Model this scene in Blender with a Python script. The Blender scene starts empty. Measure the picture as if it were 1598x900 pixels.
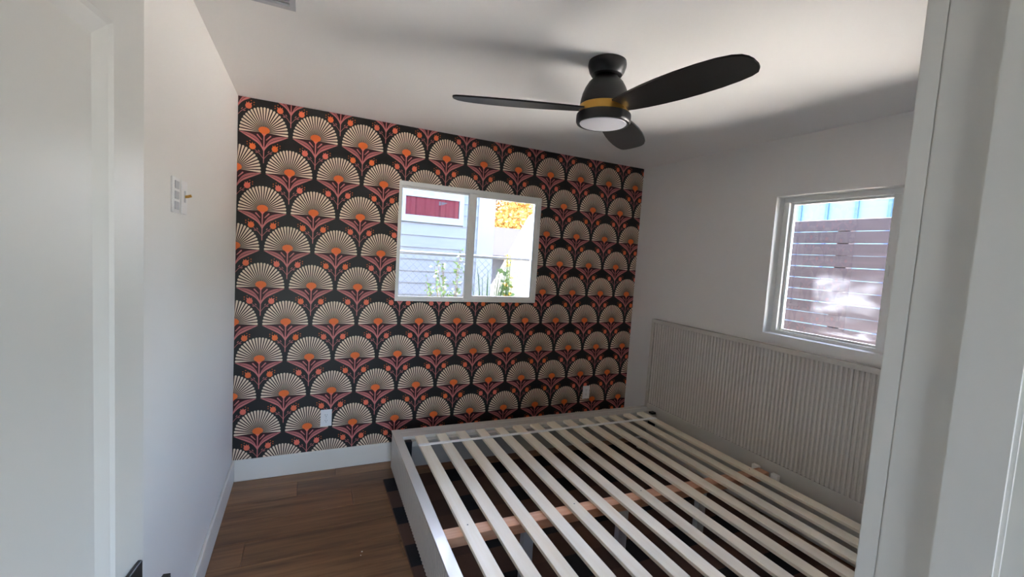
import bpy, bmesh, math, random
from mathutils import Vector, Matrix, Quaternion
random.seed(7)
R = math.radians
scene = bpy.context.scene
C = scene.collection

# ------------------------------------------------------------------ camera
CAM_H = 1.5787
XL, XR, YB, H = -0.403, 2.770, 3.232, 2.44      # left wall, right wall, back wall, ceiling
YF = 0.19                                        # room face of the wall with the doorway
F_PX, YAW, PITCH, ROLL = 688.4, R(25.138), R(-4.273), R(3.675)
cam_d = bpy.data.cameras.new('camera'); cam = bpy.data.objects.new('camera', cam_d); C.objects.link(cam)
_f = Vector((math.sin(YAW), math.cos(YAW), 0)); _r = Vector((math.cos(YAW), -math.sin(YAW), 0)); _u = Vector((0, 0, 1))
_f, _u = _f*math.cos(PITCH) + _u*math.sin(PITCH), _u*math.cos(PITCH) - _f*math.sin(PITCH)
_r, _u = _r*math.cos(ROLL) + _u*math.sin(ROLL), _u*math.cos(ROLL) - _r*math.sin(ROLL)
m = Matrix.Identity(4)
for i in range(3):
    m[i][0] = _r[i]; m[i][1] = _u[i]; m[i][2] = -_f[i]
m.translation = (0, 0, CAM_H); cam.matrix_world = m
cam_d.sensor_fit = 'HORIZONTAL'; cam_d.sensor_width = 36; cam_d.lens = F_PX/1598*36; cam_d.clip_start = 0.01
scene.camera = cam

# ------------------------------------------------------------------ sky, sun, exposure
SUN_EL = 70
world = bpy.data.worlds.new('world'); scene.world = world; world.use_nodes = True
wn = world.node_tree.nodes; wl = world.node_tree.links; wn.clear()
sky = wn.new('ShaderNodeTexSky'); sky.sky_type = 'NISHITA'; sky.sun_disc = False
sky.sun_elevation = R(SUN_EL); sky.sun_rotation = R(30); sky.air_density = 1.0; sky.dust_density = 2.5; sky.ozone_density = 1.0
bg = wn.new('ShaderNodeBackground'); bg.inputs[1].default_value = 0.55
wo = wn.new('ShaderNodeOutputWorld'); wl.new(sky.outputs[0], bg.inputs[0]); wl.new(bg.outputs[0], wo.inputs[0])
sun_d = bpy.data.lights.new('sun', 'SUN'); sun_d.energy = 12.0; sun_d.angle = R(0.6); sun_d.color = (1.0, 0.955, 0.88)
sun = bpy.data.objects.new('sun', sun_d); C.objects.link(sun)
_sd = Vector((-math.cos(R(SUN_EL))*0.5, -math.cos(R(SUN_EL))*0.866, -math.sin(R(SUN_EL))))
sun.rotation_euler = _sd.to_track_quat('-Z', 'Y').to_euler(); sun.location = (8, 2, 12)
vs = scene.view_settings
vs.view_transform = 'Standard'; vs.look = 'None'; vs.gamma = 1.0; vs.use_curve_mapping = False
vs.exposure = 3.0
scene.cycles.max_bounces = 10; scene.cycles.diffuse_bounces = 7; scene.cycles.glossy_bounces = 3; scene.cycles.transparent_max_bounces = 16
scene.cycles.caustics_reflective = False; scene.cycles.caustics_refractive = False
scene.cycles.sample_clamp_indirect = 8.0
scene.cycles.use_adaptive_sampling = True; scene.cycles.adaptive_threshold = 0.02

def portal(name, loc, size, rot):
    d = bpy.data.lights.new(name, 'AREA'); d.shape = 'RECTANGLE'; d.size, d.size_y = size
    o = bpy.data.objects.new(name, d); C.objects.link(o); o.location = loc; o.rotation_euler = rot
    d.cycles.is_portal = True
# daylight portals in the two window openings (sampling guides for the sky, no light of their own)
portal('sky_portal_back', (1.16, YB+0.17, 1.63), (1.15, 0.87), (R(-90), 0, 0))
portal('sky_portal_hall', (0.0, -1.69, 1.1), (0.72, 2.0), (R(90), 0, 0))
portal('sky_portal_side', (XR+0.17, 1.28, 1.625), (0.9, 1.3), (0, R(90), 0))

# ------------------------------------------------------------------ helpers
def srgb(r, g, b):
    f = lambda c: (c/255/12.92) if c/255 <= 0.04045 else ((c/255+0.055)/1.055)**2.4
    return (f(r), f(g), f(b), 1.0)

def mat_new(name):
    mt = bpy.data.materials.new(name); mt.use_nodes = True
    nt = mt.node_tree; bs = nt.nodes['Principled BSDF']
    return mt, nt, bs

def plain(name, col, rough=0.5, metal=0.0, var=0.04, scale=6.0, bump=0.0, bscale=200.0, spec=0.5, rnd=0.0):
    mt, nt, bs = mat_new(name); L = nt.links
    bs.inputs['Roughness'].default_value = rough; bs.inputs['Metallic'].default_value = metal
    bs.inputs['Specular IOR Level'].default_value = spec
    tc = nt.nodes.new('ShaderNodeTexCoord')
    nz = nt.nodes.new('ShaderNodeTexNoise'); nz.inputs['Scale'].default_value = scale; nz.inputs['Detail'].default_value = 4
    L.new(tc.outputs['Object'], nz.inputs['Vector'])
    mr = nt.nodes.new('ShaderNodeMapRange'); mr.inputs[3].default_value = 1-var; mr.inputs[4].default_value = 1+var
    L.new(nz.outputs['Fac'], mr.inputs[0])
    hv = nt.nodes.new('ShaderNodeHueSaturation'); hv.inputs['Color'].default_value = col
    if rnd:
        oi = nt.nodes.new('ShaderNodeObjectInfo')
        m2 = nt.nodes.new('ShaderNodeMapRange'); m2.inputs[3].default_value = 1-rnd; m2.inputs[4].default_value = 1+rnd
        L.new(oi.outputs['Random'], m2.inputs[0])
        mm = nt.nodes.new('ShaderNodeMath'); mm.operation = 'MULTIPLY'
        L.new(mr.outputs[0], mm.inputs[0]); L.new(m2.outputs[0], mm.inputs[1]); L.new(mm.outputs[0], hv.inputs['Value'])
    else:
        L.new(mr.outputs[0], hv.inputs['Value'])
    L.new(hv.outputs[0], bs.inputs['Base Color'])
    if bump:
        n2 = nt.nodes.new('ShaderNodeTexNoise'); n2.inputs['Scale'].default_value = bscale; n2.inputs['Detail'].default_value = 3
        L.new(tc.outputs['Object'], n2.inputs['Vector'])
        bp = nt.nodes.new('ShaderNodeBump'); bp.inputs['Strength'].default_value = bump; bp.inputs['Distance'].default_value = 0.002
        L.new(n2.outputs['Fac'], bp.inputs['Height']); L.new(bp.outputs[0], bs.inputs['Normal'])
    return mt

def wood(name, c1, c2, rough, stretch, rnd=0.12, knots=True, bump=0.15, hue=0.0):
    """grain runs along the axis whose stretch factor is small"""
    mt, nt, bs = mat_new(name); L = nt.links; nn = nt.nodes.new
    bs.inputs['Roughness'].default_value = rough
    tc = nn('ShaderNodeTexCoord'); oi = nn('ShaderNodeObjectInfo')
    off = nn('ShaderNodeVectorMath'); off.operation = 'ADD'
    sc = nn('ShaderNodeVectorMath'); sc.operation = 'SCALE'; sc.inputs[0].default_value = (13.7, 7.3, 3.1)
    L.new(oi.outputs['Random'], sc.inputs['Scale'])
    L.new(tc.outputs['Object'], off.inputs[0]); L.new(sc.outputs[0], off.inputs[1])
    mp = nn('ShaderNodeMapping'); mp.inputs['Scale'].default_value = stretch; L.new(off.outputs[0], mp.inputs[0])
    n1 = nn('ShaderNodeTexNoise'); n1.inputs['Scale'].default_value = 1.0; n1.inputs['Detail'].default_value = 8; n1.inputs['Distortion'].default_value = 0.6
    L.new(mp.outputs[0], n1.inputs['Vector'])
    mp2 = nn('ShaderNodeMapping'); mp2.inputs['Scale'].default_value = [s*5 for s in stretch]; L.new(off.outputs[0], mp2.inputs[0])
    n2 = nn('ShaderNodeTexNoise'); n2.inputs['Scale'].default_value = 1.0; n2.inputs['Detail'].default_value = 6
    L.new(mp2.outputs[0], n2.inputs['Vector'])
    ad = nn('ShaderNodeMath'); ad.operation = 'MULTIPLY_ADD'; ad.inputs[1].default_value = 0.4
    L.new(n2.outputs['Fac'], ad.inputs[0]); L.new(n1.outputs['Fac'], ad.inputs[2])
    rp = nn('ShaderNodeValToRGB'); rp.color_ramp.elements[0].position = 0.45; rp.color_ramp.elements[1].position = 0.92
    rp.color_ramp.elements[0].color = c1; rp.color_ramp.elements[1].color = c2
    L.new(ad.outputs[0], rp.inputs[0])
    m2 = nn('ShaderNodeMapRange'); m2.inputs[3].default_value = 1-rnd; m2.inputs[4].default_value = 1+rnd
    L.new(oi.outputs['Random'], m2.inputs[0])
    hv = nn('ShaderNodeHueSaturation'); L.new(rp.outputs[0], hv.inputs['Color']); L.new(m2.outputs[0], hv.inputs['Value'])
    L.new(hv.outputs[0], bs.inputs['Base Color'])
    bp = nn('ShaderNodeBump'); bp.inputs['Strength'].default_value = bump; bp.inputs['Distance'].default_value = 0.001
    L.new(ad.outputs[0], bp.inputs['Height']); L.new(bp.outputs[0], bs.inputs['Normal'])
    return mt

def glass_mat(name, tint=(1, 1, 1, 1)):
    mt = bpy.data.materials.new(name); mt.use_nodes = True; nt = mt.node_tree; nt.nodes.clear(); nn = nt.nodes.new
    tr = nn('ShaderNodeBsdfTransparent'); tr.inputs[0].default_value = tint
    gl = nn('ShaderNodeBsdfGlossy'); gl.inputs['Roughness'].default_value = 0.02
    fr = nn('ShaderNodeFresnel'); fr.inputs[0].default_value = 1.45
    mx = nn('ShaderNodeMixShader'); o = nn('ShaderNodeOutputMaterial')
    nt.links.new(fr.outputs[0], mx.inputs[0]); nt.links.new(tr.outputs[0], mx.inputs[1]); nt.links.new(gl.outputs[0], mx.inputs[2])
    nt.links.new(mx.outputs[0], o.inputs[0])
    return mt

def bx(bm, x0, x1, y0, y1, z0, z1, mi=0):
    vs_ = [bm.verts.new(p) for p in ((x0,y0,z0),(x1,y0,z0),(x1,y1,z0),(x0,y1,z0),(x0,y0,z1),(x1,y0,z1),(x1,y1,z1),(x0,y1,z1))]
    for q in ((3,2,1,0),(4,5,6,7),(0,1,5,4),(1,2,6,5),(2,3,7,6),(3,0,4,7)):
        f = bm.faces.new([vs_[i] for i in q]); f.material_index = mi
    return vs_

def box_bm(x0, x1, y0, y1, z0, z1, bev=0.0, seg=1):
    bm = bmesh.new(); bx(bm, x0, x1, y0, y1, z0, z1)
    if bev: bmesh.ops.bevel(bm, geom=bm.edges[:], offset=bev, segments=seg, affect='EDGES', profile=0.6)
    return bm

def lathe(bm, prof, seg=40, cx=0, cy=0, cap=True):
    rings = []
    for r, z in prof:
        rings.append([bm.verts.new((cx+r*math.cos(2*math.pi*i/seg), cy+r*math.sin(2*math.pi*i/seg), z)) for i in range(seg)])
    for a, b in zip(rings, rings[1:]):
        for i in range(seg):
            bm.faces.new((a[i], a[(i+1) % seg], b[(i+1) % seg], b[i]))
    if cap:
        bm.faces.new(rings[0][::-1]); bm.faces.new(rings[-1])

def tube(bm, pts, r, seg=8, taper=1.0):
    pts = [Vector(p) for p in pts]; rings = []
    n = len(pts)
    for k, p in enumerate(pts):
        d = (pts[min(k+1, n-1)] - pts[max(k-1, 0)]).normalized()
        a = d.orthogonal().normalized() if k == 0 else (rings_a - d*rings_a.dot(d)).normalized()
        rings_a = a; b = d.cross(a); rr = r*(1+(taper-1)*k/max(1, n-1))
        rings.append([bm.verts.new(p + a*rr*math.cos(2*math.pi*i/seg) + b*rr*math.sin(2*math.pi*i/seg)) for i in range(seg)])
    for a, b in zip(rings, rings[1:]):
        for i in range(seg): bm.faces.new((a[i], a[(i+1) % seg], b[(i+1) % seg], b[i]))
    bm.faces.new(rings[0][::-1]); bm.faces.new(rings[-1])

def obj(name, bm, mat, parent=None, smooth=False, loc=None, rot=None, mats=None):
    if isinstance(bm, bmesh.types.BMesh):
        bmesh.ops.recalc_face_normals(bm, faces=bm.faces[:])
        me = bpy.data.meshes.new(name); bm.to_mesh(me); bm.free()
        for mm in (mats or [mat]): me.materials.append(mm)
        if smooth:
            me.polygons.foreach_set('use_smooth', [True]*len(me.polygons))
            try: me.set_sharp_from_angle(angle=R(38))
            except Exception: pass
    else:
        me = bm
    o = bpy.data.objects.new(name, me); C.objects.link(o)
    if parent is not None: o.parent = parent
    if loc is not None: o.location = loc
    if rot is not None: o.rotation_euler = rot
    return o

def thing(name, label=None, cat=None, loc=(0, 0, 0), rotz=0.0, group=None, kind=None):
    o = bpy.data.objects.new(name, None); C.objects.link(o); o.location = loc; o.rotation_euler = (0, 0, rotz)
    o.empty_display_size = 0.1
    return tag(o, label, cat, group, kind)

def tag(o, label=None, cat=None, group=None, kind=None):
    if label: o['label'] = label
    if cat: o['category'] = cat
    if group: o['group'] = group
    if kind: o['kind'] = kind
    return o

# ------------------------------------------------------------------ wallpaper print (node-built pattern)
class S:
    """tiny expression compiler: arithmetic on node sockets"""
    nt = None
    def __init__(s, v): s.v = v
    @staticmethod
    def op(o, *a):
        n = S.nt.nodes.new('ShaderNodeMath'); n.operation = o
        for i, x in enumerate(a):
            if isinstance(x, S): S.nt.links.new(x.v, n.inputs[i])
            else: n.inputs[i].default_value = float(x)
        return S(n.outputs[0])
    def __add__(s, o): return S.op('ADD', s, o)
    __radd__ = __add__
    def __sub__(s, o): return S.op('SUBTRACT', s, o)
    def __rsub__(s, o): return S.op('SUBTRACT', o, s)
    def __mul__(s, o): return S.op('MULTIPLY', s, o)
    __rmul__ = __mul__
    def __truediv__(s, o): return S.op('DIVIDE', s, o)
def smin(a, b): return S.op('MINIMUM', a, b)
def smax(a, b): return S.op('MAXIMUM', a, b)
def sabs(a): return S.op('ABSOLUTE', a)
def ssqrt(a): return S.op('SQRT', a)
def hyp(a, b): return ssqrt(a*a + b*b)
def clamp01(a): return smin(smax(a, 0.0), 1.0)
AA = 0.0012
def inside(d): return clamp01(0.5 - d/AA)              # signed distance -> coverage
def above(a, b): return clamp01((a-b)/AA + 0.5)
def fcurve(x, pts):
    n = S.nt.nodes.new('ShaderNodeFloatCurve'); S.nt.links.new(x.v, n.inputs['Value'])
    cv = n.mapping.curves[0]; n.mapping.use_clip = False
    for i, (a, b) in enumerate(pts):
        if i < 2: cv.points[i].location = (a, b)
        else: cv.points.new(a, b)
    n.mapping.update(); return S(n.outputs[0])
def capsule(x, y, ax, ay, bx_, by, r0, r1=None):
    dx, dy = bx_-ax, by-ay; L2 = dx*dx+dy*dy
    t = clamp01(((x-ax)*dx + (y-ay)*dy)/L2)
    d = hyp(x-ax-t*dx, y-ay-t*dy)
    return d - (r0 if r1 is None else (r0 + t*(r1-r0)))
def cmix(base, col, fac):
    n = S.nt.nodes.new('ShaderNodeMix'); n.data_type = 'RGBA'
    S.nt.links.new(fac.v, n.inputs[0]); S.nt.links.new(base.v, n.inputs[6])
    if isinstance(col, S): S.nt.links.new(col.v, n.inputs[7])
    else: n.inputs[7].default_value = col
    return S(n.outputs[2])

DU, DV, U0, V0 = 0.29455, 0.24157, -0.26057, 2.26123
CREAM = srgb(236, 215, 190); CREAM2 = srgb(214, 190, 160); ORANGE = srgb(240, 116, 52); CORAL = srgb(240, 122, 104); PINK = srgb(208, 124, 122)
MAROON = srgb(56, 17, 22); INK = srgb(34, 32, 31)

def motif_group():
    g = bpy.data.node_groups.new('fan_flower_motif', 'ShaderNodeTree')
    g.interface.new_socket('X', in_out='INPUT', socket_type='NodeSocketFloat')
    g.interface.new_socket('Y', in_out='INPUT', socket_type='NodeSocketFloat')
    g.interface.new_socket('Tone', in_out='INPUT', socket_type='NodeSocketFloat')
    g.interface.new_socket('Base', in_out='INPUT', socket_type='NodeSocketColor')
    g.interface.new_socket('Color', in_out='OUTPUT', socket_type='NodeSocketColor')
    gi = g.nodes.new('NodeGroupInput'); go = g.nodes.new('NodeGroupOutput'); S.nt = g
    x, y, tone, col = (S(gi.outputs[i]) for i in range(4))
    ax = sabs(x)
    # leaf edge curves
    sx = ax*7.0
    n_ = lambda L: [(a*7, 1+b/.14) for a, b in L]
    yu = fcurve(sx, n_([(0, -.112), (.007, -.104), (.018, -.080), (.040, -.052), (.070, -.036), (.102, -.030), (.137, -.028)]))*0.14 - 0.14
    yl = fcurve(sx, n_([(0, -.137), (.005, -.126), (.013, -.112), (.031, -.090), (.060, -.071), (.103, -.047), (.137, -.028)]))*0.14 - 0.14
    # maroon ground behind the fan and between the leaves
    py = (y + 0.018)*0.877
    r = hyp(ax, py)
    psi = S.op('ARCTAN2', ax, py)
    fan_bg = inside(r - 0.128)*clamp01((1.64 - psi)*60)
    mid_bg = above(y, yu)*above(-0.014, y)*inside(ax - 0.118)
    col = cmix(col, MAROON, smax(fan_bg, mid_bg))
    # 23 petals
    SP = R(8.18)
    t = psi/SP; k = S.op('ROUND', smin(t, 11.0)); phi = (t-k)*SP
    dperp = r*sabs(S.op('SINE', phi)); along = r*S.op('COSINE', phi)
    w = 0.0003 + S.op('POWER', clamp01((along-0.02)/0.108), 1.4)*0.0056
    body = smax(dperp - w, along - 0.1285)
    tip = hyp(dperp, along-0.1285) - 0.0061
    pet = inside(smin(body, tip))*above(along, 0.02)
    pcol = cmix(S(gi.outputs[3]), CREAM, S.op('ADD', 1.0, 0.0))
    pcol = cmix(pcol, CREAM2, clamp01((0.075-along)/0.05)*0.8)
    col = cmix(col, pcol, pet)
    # stem and leaves
    col = cmix(col, PINK, inside(capsule(x, y, 0, -0.02, 0, -0.204, 0.0036, 0.0022)))
    leaf = above(yu, y)*above(y, yl)*inside(ax-0.137)
    tt = (y-yl)/smax(yu-yl, 0.002)
    stripe = smax(clamp01((0.10-sabs(tt-0.50))*18), clamp01((0.065-sabs(tt-0.80))*18))*clamp01((ax-0.016)*200)*clamp01((0.118-ax)*120)
    lcol = cmix(S(gi.outputs[3]), PINK, S.op('ADD', 1.0, 0.0))
    lcol = cmix(lcol, MAROON, stripe)
    col = cmix(col, lcol, leaf)
    col = cmix(col, PINK, inside(capsule(ax, y, 0.013, -0.062, 0.036, -0.036, 0.0022, 0.0042)))
    # calyx and orange heart
    cal = inside(ax - clamp01((y+0.044)/0.034)*0.024)*above(y, -0.044)*above(-0.006, y)
    col = cmix(col, CORAL, cal)
    heart = inside((hyp(ax/0.031, (y+0.004)/0.022) - 1.0)*0.026)
    col = cmix(col, ORANGE, heart)
    # side buds
    col = cmix(col, PINK, inside(capsule(ax, y, 0.0, -0.180, 0.022, -0.150, 0.0017))*0.75)
    col = cmix(col, PINK, inside(capsule(ax, y, 0.022, -0.150, 0.048, -0.128, 0.0017))*0.75)
    col = cmix(col, PINK, inside(capsule(ax, y, 0.036, -0.145, 0.043, -0.143, 0.0026))*0.8)
    col = cmix(col, PINK, inside(capsule(ax, y, 0.024, -0.137, 0.029, -0.130, 0.0026))*0.8)
    bud = smin(hyp(ax-0.061, y+0.112) - 0.0175, capsule(ax, y, 0.061, -0.112, 0.078, -0.092, 0.010, 0.0015))
    bud = smin(bud, capsule(ax, y, 0.061, -0.112, 0.062, -0.088, 0.009, 0.0015))
    bud = smin(bud, capsule(ax, y, 0.061, -0.112, 0.049, -0.092, 0.008, 0.0015))
    bcol = cmix(S(gi.outputs[3]), ORANGE, S.op('ADD', 1.0, 0.0)); bcol = cmix(bcol, CORAL, tone)
    col = cmix(col, bcol, inside(bud))
    dots = smin(hyp(ax-0.090, y+0.087)-0.0035, hyp(ax-0.075, y+0.079)-0.003)
    dots = smin(dots, hyp(ax-0.090, y+0.101)-0.003)
    col = cmix(col, ORANGE, inside(dots)*0.8)
    g.links.new(col.v, go.inputs[0])
    return g

def wallpaper_mat():
    mt, nt, bs = mat_new('wallpaper_print'); g = motif_group(); S.nt = nt
    gn = nt.nodes.new('ShaderNodeNewGeometry'); sp = nt.nodes.new('ShaderNodeSeparateXYZ'); nt.links.new(gn.outputs['Position'], sp.inputs[0])
    u = S(sp.outputs[0]); v = S(sp.outputs[2])
    base = nt.nodes.new('ShaderNodeRGB'); base.outputs[0].default_value = INK; col = S(base.outputs[0])
    for du, dv in ((0, 0), (-0.5*DU, -DV)):
        uu = (u - (U0+du-DU/2))/DU; iu = S.op('FLOOR', uu); fx = (uu - iu - 0.5)*DU
        # a motif cell reaches 0.215 below and 0.268 above the heart
        vv = (v - (V0+dv-0.2156))/(2*DV); iv = S.op('FLOOR', vv); fy = (vv - iv)*(2*DV) - 0.2156
        rnd = S.op('FRACT', sabs(S.op('SINE', iu*12.9898 + iv*78.233 + du*50))*43758.5453)
        gr = nt.nodes.new('ShaderNodeGroup'); gr.node_tree = g
        for i, s_ in enumerate((fx, fy, rnd, col)): nt.links.new(s_.v, gr.inputs[i])
        col = S(gr.outputs[0])
    nt.links.new(col.v, bs.inputs['Base Color'])
    bs.inputs['Roughness'].default_value = 0.42; bs.inputs['Specular IOR Level'].default_value = 0.4
    return mt

# ------------------------------------------------------------------ materials
M = {}
M['paint'] = plain('wall_paint', srgb(238, 236, 232), 0.55, var=0.01, bump=0.08, bscale=260, scale=2)
M['ceil'] = plain('ceiling_paint', srgb(242, 241, 238), 0.75, var=0.01, bump=0.08, bscale=240, scale=2)
M['taupe'] = plain('hall_taupe_paint', srgb(142, 134, 126), 0.6, var=0.02)
M['trim'] = plain('trim_paint', srgb(232, 229, 222), 0.35, var=0.012, scale=5)
M['door'] = plain('door_paint', srgb(228, 227, 222), 0.3, var=0.012, scale=4)
M['vinyl'] = plain('window_vinyl', srgb(236, 236, 232), 0.4, var=0.01)
M['white'] = plain('white_plastic', srgb(240, 240, 240), 0.35, var=0.005)
M['grey_plastic'] = plain('grey_plastic', srgb(190, 192, 196), 0.4, var=0.01)
M['dark'] = plain('dark_gap', srgb(30, 30, 32), 0.7)
M['wallpaper'] = wallpaper_mat()
M['plank'] = wood('floor_oak', srgb(94, 66, 45), srgb(156, 116, 80), 0.40, (1.1, 13, 13), rnd=0.13, bump=0.08)
M['carpet'] = plain('hall_pale_carpet', srgb(214, 206, 194), 0.95, var=0.05, bump=0.4)
M['subfloor'] = plain('floor_joint', srgb(40, 26, 18), 0.8)
M['greige'] = plain('bed_greige_paint', srgb(208, 203, 193), 0.25, var=0.012, scale=8)
_b = M['greige'].node_tree.nodes['Principled BSDF']; _b.inputs['Coat Weight'].default_value = 0.6; _b.inputs['Coat Roughness'].default_value = 0.12
M['pine'] = wood('slat_pine', srgb(236, 220, 192), srgb(246, 236, 216), 0.38, (14, 1.1, 14), rnd=0.05, bump=0.05)
M['beam'] = wood('beam_pine', srgb(196, 132, 96), srgb(228, 178, 142), 0.55, (1.2, 18, 18), rnd=0.05, bump=0.06)
M['strap'] = plain('white_webbing', srgb(250, 248, 242), 0.6)
M['nail'] = plain('nail_steel', srgb(70, 72, 80), 0.4, metal=0.7)
M['black'] = plain('black_metal', srgb(22, 22, 25), 0.38, var=0.05)
M['blade'] = plain('blade_black', srgb(13, 11, 11), 0.5, var=0.10, scale=14)
M['brass'] = plain('brushed_brass', srgb(205, 160, 80), 0.28, metal=1.0, var=0.05, scale=30)
M['lens'] = plain('frosted_lens', srgb(232, 232, 238), 0.35, var=0.005)
M['glass'] = glass_mat('window_glass')

# ------------------------------------------------------------------ room shell
WT = 0.145
BW = dict(x0=0.584, x1=1.735, z0=1.197, z1=2.060)            # back window opening
SW = dict(y0=0.630, y1=1.930, z0=1.178, z1=2.070)            # side window opening
def wall_with_hole(axis, a0, a1, c0, c1, h0, h1, k0, k1, z0=-0.3, z1=2.6):
    bm = bmesh.new()
    def b(p0, p1, q0, q1):
        if axis == 'x': bx(bm, p0, p1, c0, c1, q0, q1)
        else: bx(bm, c0, c1, p0, p1, q0, q1)
    b(a0, h0, z0, z1); b(h1, a1, z0, z1); b(h0, h1, z0, k0); b(h0, h1, k1, z1)
    return bm
wb = tag(obj('wall_back', wall_with_hole('x', XL, XR, YB, YB+WT, BW['x0'], BW['x1'], BW['z0'], BW['z1']), M['paint']), kind='structure')
bm = bmesh.new()
for (a, b_, c_, d_) in ((XL+.001, BW['x0'], .02, H), (BW['x1'], XR-.001, .02, H), (BW['x0'], BW['x1'], .02, BW['z0']), (BW['x0'], BW['x1'], BW['z1'], H)):
    bx(bm, a, b_, YB-0.0012, YB-0.0001, c_, d_)
tag(obj('wallpaper', bm, M['wallpaper'], wb), 'black wallpaper printed with cream fan flowers, orange buds and pink leaves')
tag(obj('wall_right', wall_with_hole('y', YF-.12, YB+WT, XR, XR+WT, SW['y0'], SW['y1'], SW['z0'], SW['z1']), M['paint']), kind='structure')
tag(obj('wall_left', box_bm(XL-WT, XL, YF-0.12, YB+WT, -0.3, 2.6), M['paint']), kind='structure')
DX0, DX1, DZ = -0.38, 0.47, 2.07                               # rough opening of the doorway
bm = bmesh.new()
bx(bm, XL, DX0, YF-.12, YF, 0, H); bx(bm, DX1, XR, YF-.12, YF, 0, H); bx(bm, DX0, DX1, YF-.12, YF, DZ, H)
tag(obj('wall_front', bm, M['paint']), kind='structure')
bm = bmesh.new(); bx(bm, -1.5, XR, YF-.12, YB, H, H+.16); bx(bm, -1.5, 1.52, -1.7, YF-.12, H, H+.16)
tag(obj('ceiling', bm, M['ceil']), kind='structure')
# hallway behind the camera
HX = 1.4
tag(obj('wall_hall_end', wall_with_hole('x', -1.5, HX, -1.7, -1.6, -0.40, 0.40, 0.03, 2.13, 0, H), M['taupe']), kind='structure')
tag(obj('wall_hall_right', box_bm(HX, HX+.12, -1.7, YF-.12, 0, H), M['taupe']), kind='structure')
bm = bmesh.new()                                               # glazed outside door at the end of the hallway, out of view
for q in ((-0.40, -0.35), (0.35, 0.40)): bx(bm, q[0], q[1], -1.68, -1.63, 0.03, 2.13)
bx(bm, -0.35, 0.35, -1.68, -1.63, 0.03, 0.10); bx(bm, -0.35, 0.35, -1.68, -1.63, 2.07, 2.13)
w3 = tag(obj('door_2', bm, M['vinyl']), kind='structure')
obj('pane', box_bm(-0.35, 0.35, -1.657, -1.653, 0.10, 2.07), M['glass'], w3)
tag(obj('wall_hall_left', box_bm(-1.6, -1.5, -1.7, YF-0.12, 0, H), M['taupe']), kind='structure')
bm = bmesh.new(); bx(bm, -1.5, XL-WT, YF-.12, YF-.02, 0, H)
tag(obj('wall_hall_side', bm, M['taupe']), kind='structure')
# unseen roof, its eaves sized to keep sun off the windows
bm = bmesh.new(); bx(bm, -2.2, XR+WT+0.46, YF-.12, YB+WT+0.45, 2.6, 2.74); bx(bm, -2.2, 1.56, -2.0, YF-.12, 2.6, 2.74)
tag(obj('roof_eaves', bm, M['trim']), kind='structure')
# floor: slab with single oak planks laid along the room's width
fl = tag(obj('floor', box_bm(XL, XR, YF-.12, YB, -0.3, -0.014), M['subfloor']), kind='structure')
tag(obj('floor_hall', box_bm(-1.5, HX, -1.6, YF-.1205, -0.3, 0.0), M['carpet']), kind='structure')
PW = 0.19
y = 2.157 - 0.19*11 ; row = 0
rows_y = []
yy = 3.107
rows_y.append((3.107, YB)); rows_y.append((2.925, 3.107)); rows_y.append((2.720, 2.925)); rows_y.append((2.535, 2.720)); rows_y.append((2.345, 2.535)); rows_y.append((2.157, 2.345))
yy = 2.157
while yy > 0.08:
    rows_y.append((max(YF-.12, yy-PW), yy)); yy -= PW
for k, (ya, yb) in enumerate(rows_y):
    joints = {1: [-0.015, 1.30, 2.4]}.get(k)
    if joints is None:
        s0 = random.uniform(-0.2, 1.1); joints = [j for j in (s0-1.35, s0, s0+1.4, s0+2.7) if j < XR-0.15]
        if k == 2: joints = [0.30, 1.7]
        if k == 4: joints = [-0.25, 1.2, 2.5]
        if k == 6: joints = [0.09, 1.5]
    lo = XL
    xs = [lo] + [j for j in joints if j > lo+0.1] + [XR]
    for xa, xb in zip(xs, xs[1:]):
        cxm, cym = (xa+xb)/2, (ya+yb)/2; hw, hd = (xb-xa)/2-0.0008, (yb-ya)/2-0.0008
        obj('plank', box_bm(-hw, hw, -hd, hd, -0.013, 0, bev=0.0016), M['plank'], fl, loc=(cxm, cym, 0))
# baseboards
def base(name, x0, x1, y0, y1):
    bm = box_bm(x0, x1, y0, y1, 0.0005, 0.144, bev=0.003)
    tag(obj(name, bm, M['trim']), kind='structure')
base('baseboard_back', XL+0.0145, XR-.0145, YB-0.0155, YB-0.0014)
base('baseboard_left', XL+0.0002, XL+0.0142, YF+0.02, YB-0.0014)
base('baseboard_right', XR-0.0142, XR-.0002, YF+0.015, YB-0.0014)
base('baseboard_front', 0.54, XR-.0145, YF+.0002, YF+0.0142)

# ------------------------------------------------------------------ doorway: jambs, stops, casing and the open door
bm = bmesh.new()
JX = 0.4455
bx(bm, JX, DX1, YF-.13, YF-.004, 0, DZ-.02); bx(bm, DX0, -0.36, YF-.13, YF-.001, 0, DZ-.02); bx(bm, DX0, DX1, YF-.13, YF-.001, DZ-.02, DZ)
jb = tag(obj('trim_1', bm, M['trim']), 'white painted door jamb framing the view at the right', kind='structure')
bm = bmesh.new()
bx(bm, JX-0.007, JX, YF-0.074, YF-0.037, 0, DZ-.031); bx(bm, -0.36, -0.353, YF-0.074, YF-0.037, 0, DZ-.031); bx(bm, -0.36, JX, YF-.074, YF-.037, DZ-.031, DZ-.02)
bmesh.ops.bevel(bm, geom=bm.edges[:], offset=0.0025, segments=2, affect='EDGES')
obj('door_stop', bm, M['trim'], jb)
bm = bmesh.new(); bx(bm, JX, JX+.083, YF-.0039, YF+.0115, 0, DZ+.05)
bmesh.ops.bevel(bm, geom=bm.edges[:], offset=0.0012, segments=2, affect='EDGES')
obj('casing', bm, M['trim'], jb)
bm = bmesh.new(); bx(bm, JX+.006, JX+.09, YF-.148, YF-.1305, 0, DZ+.05)
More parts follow.
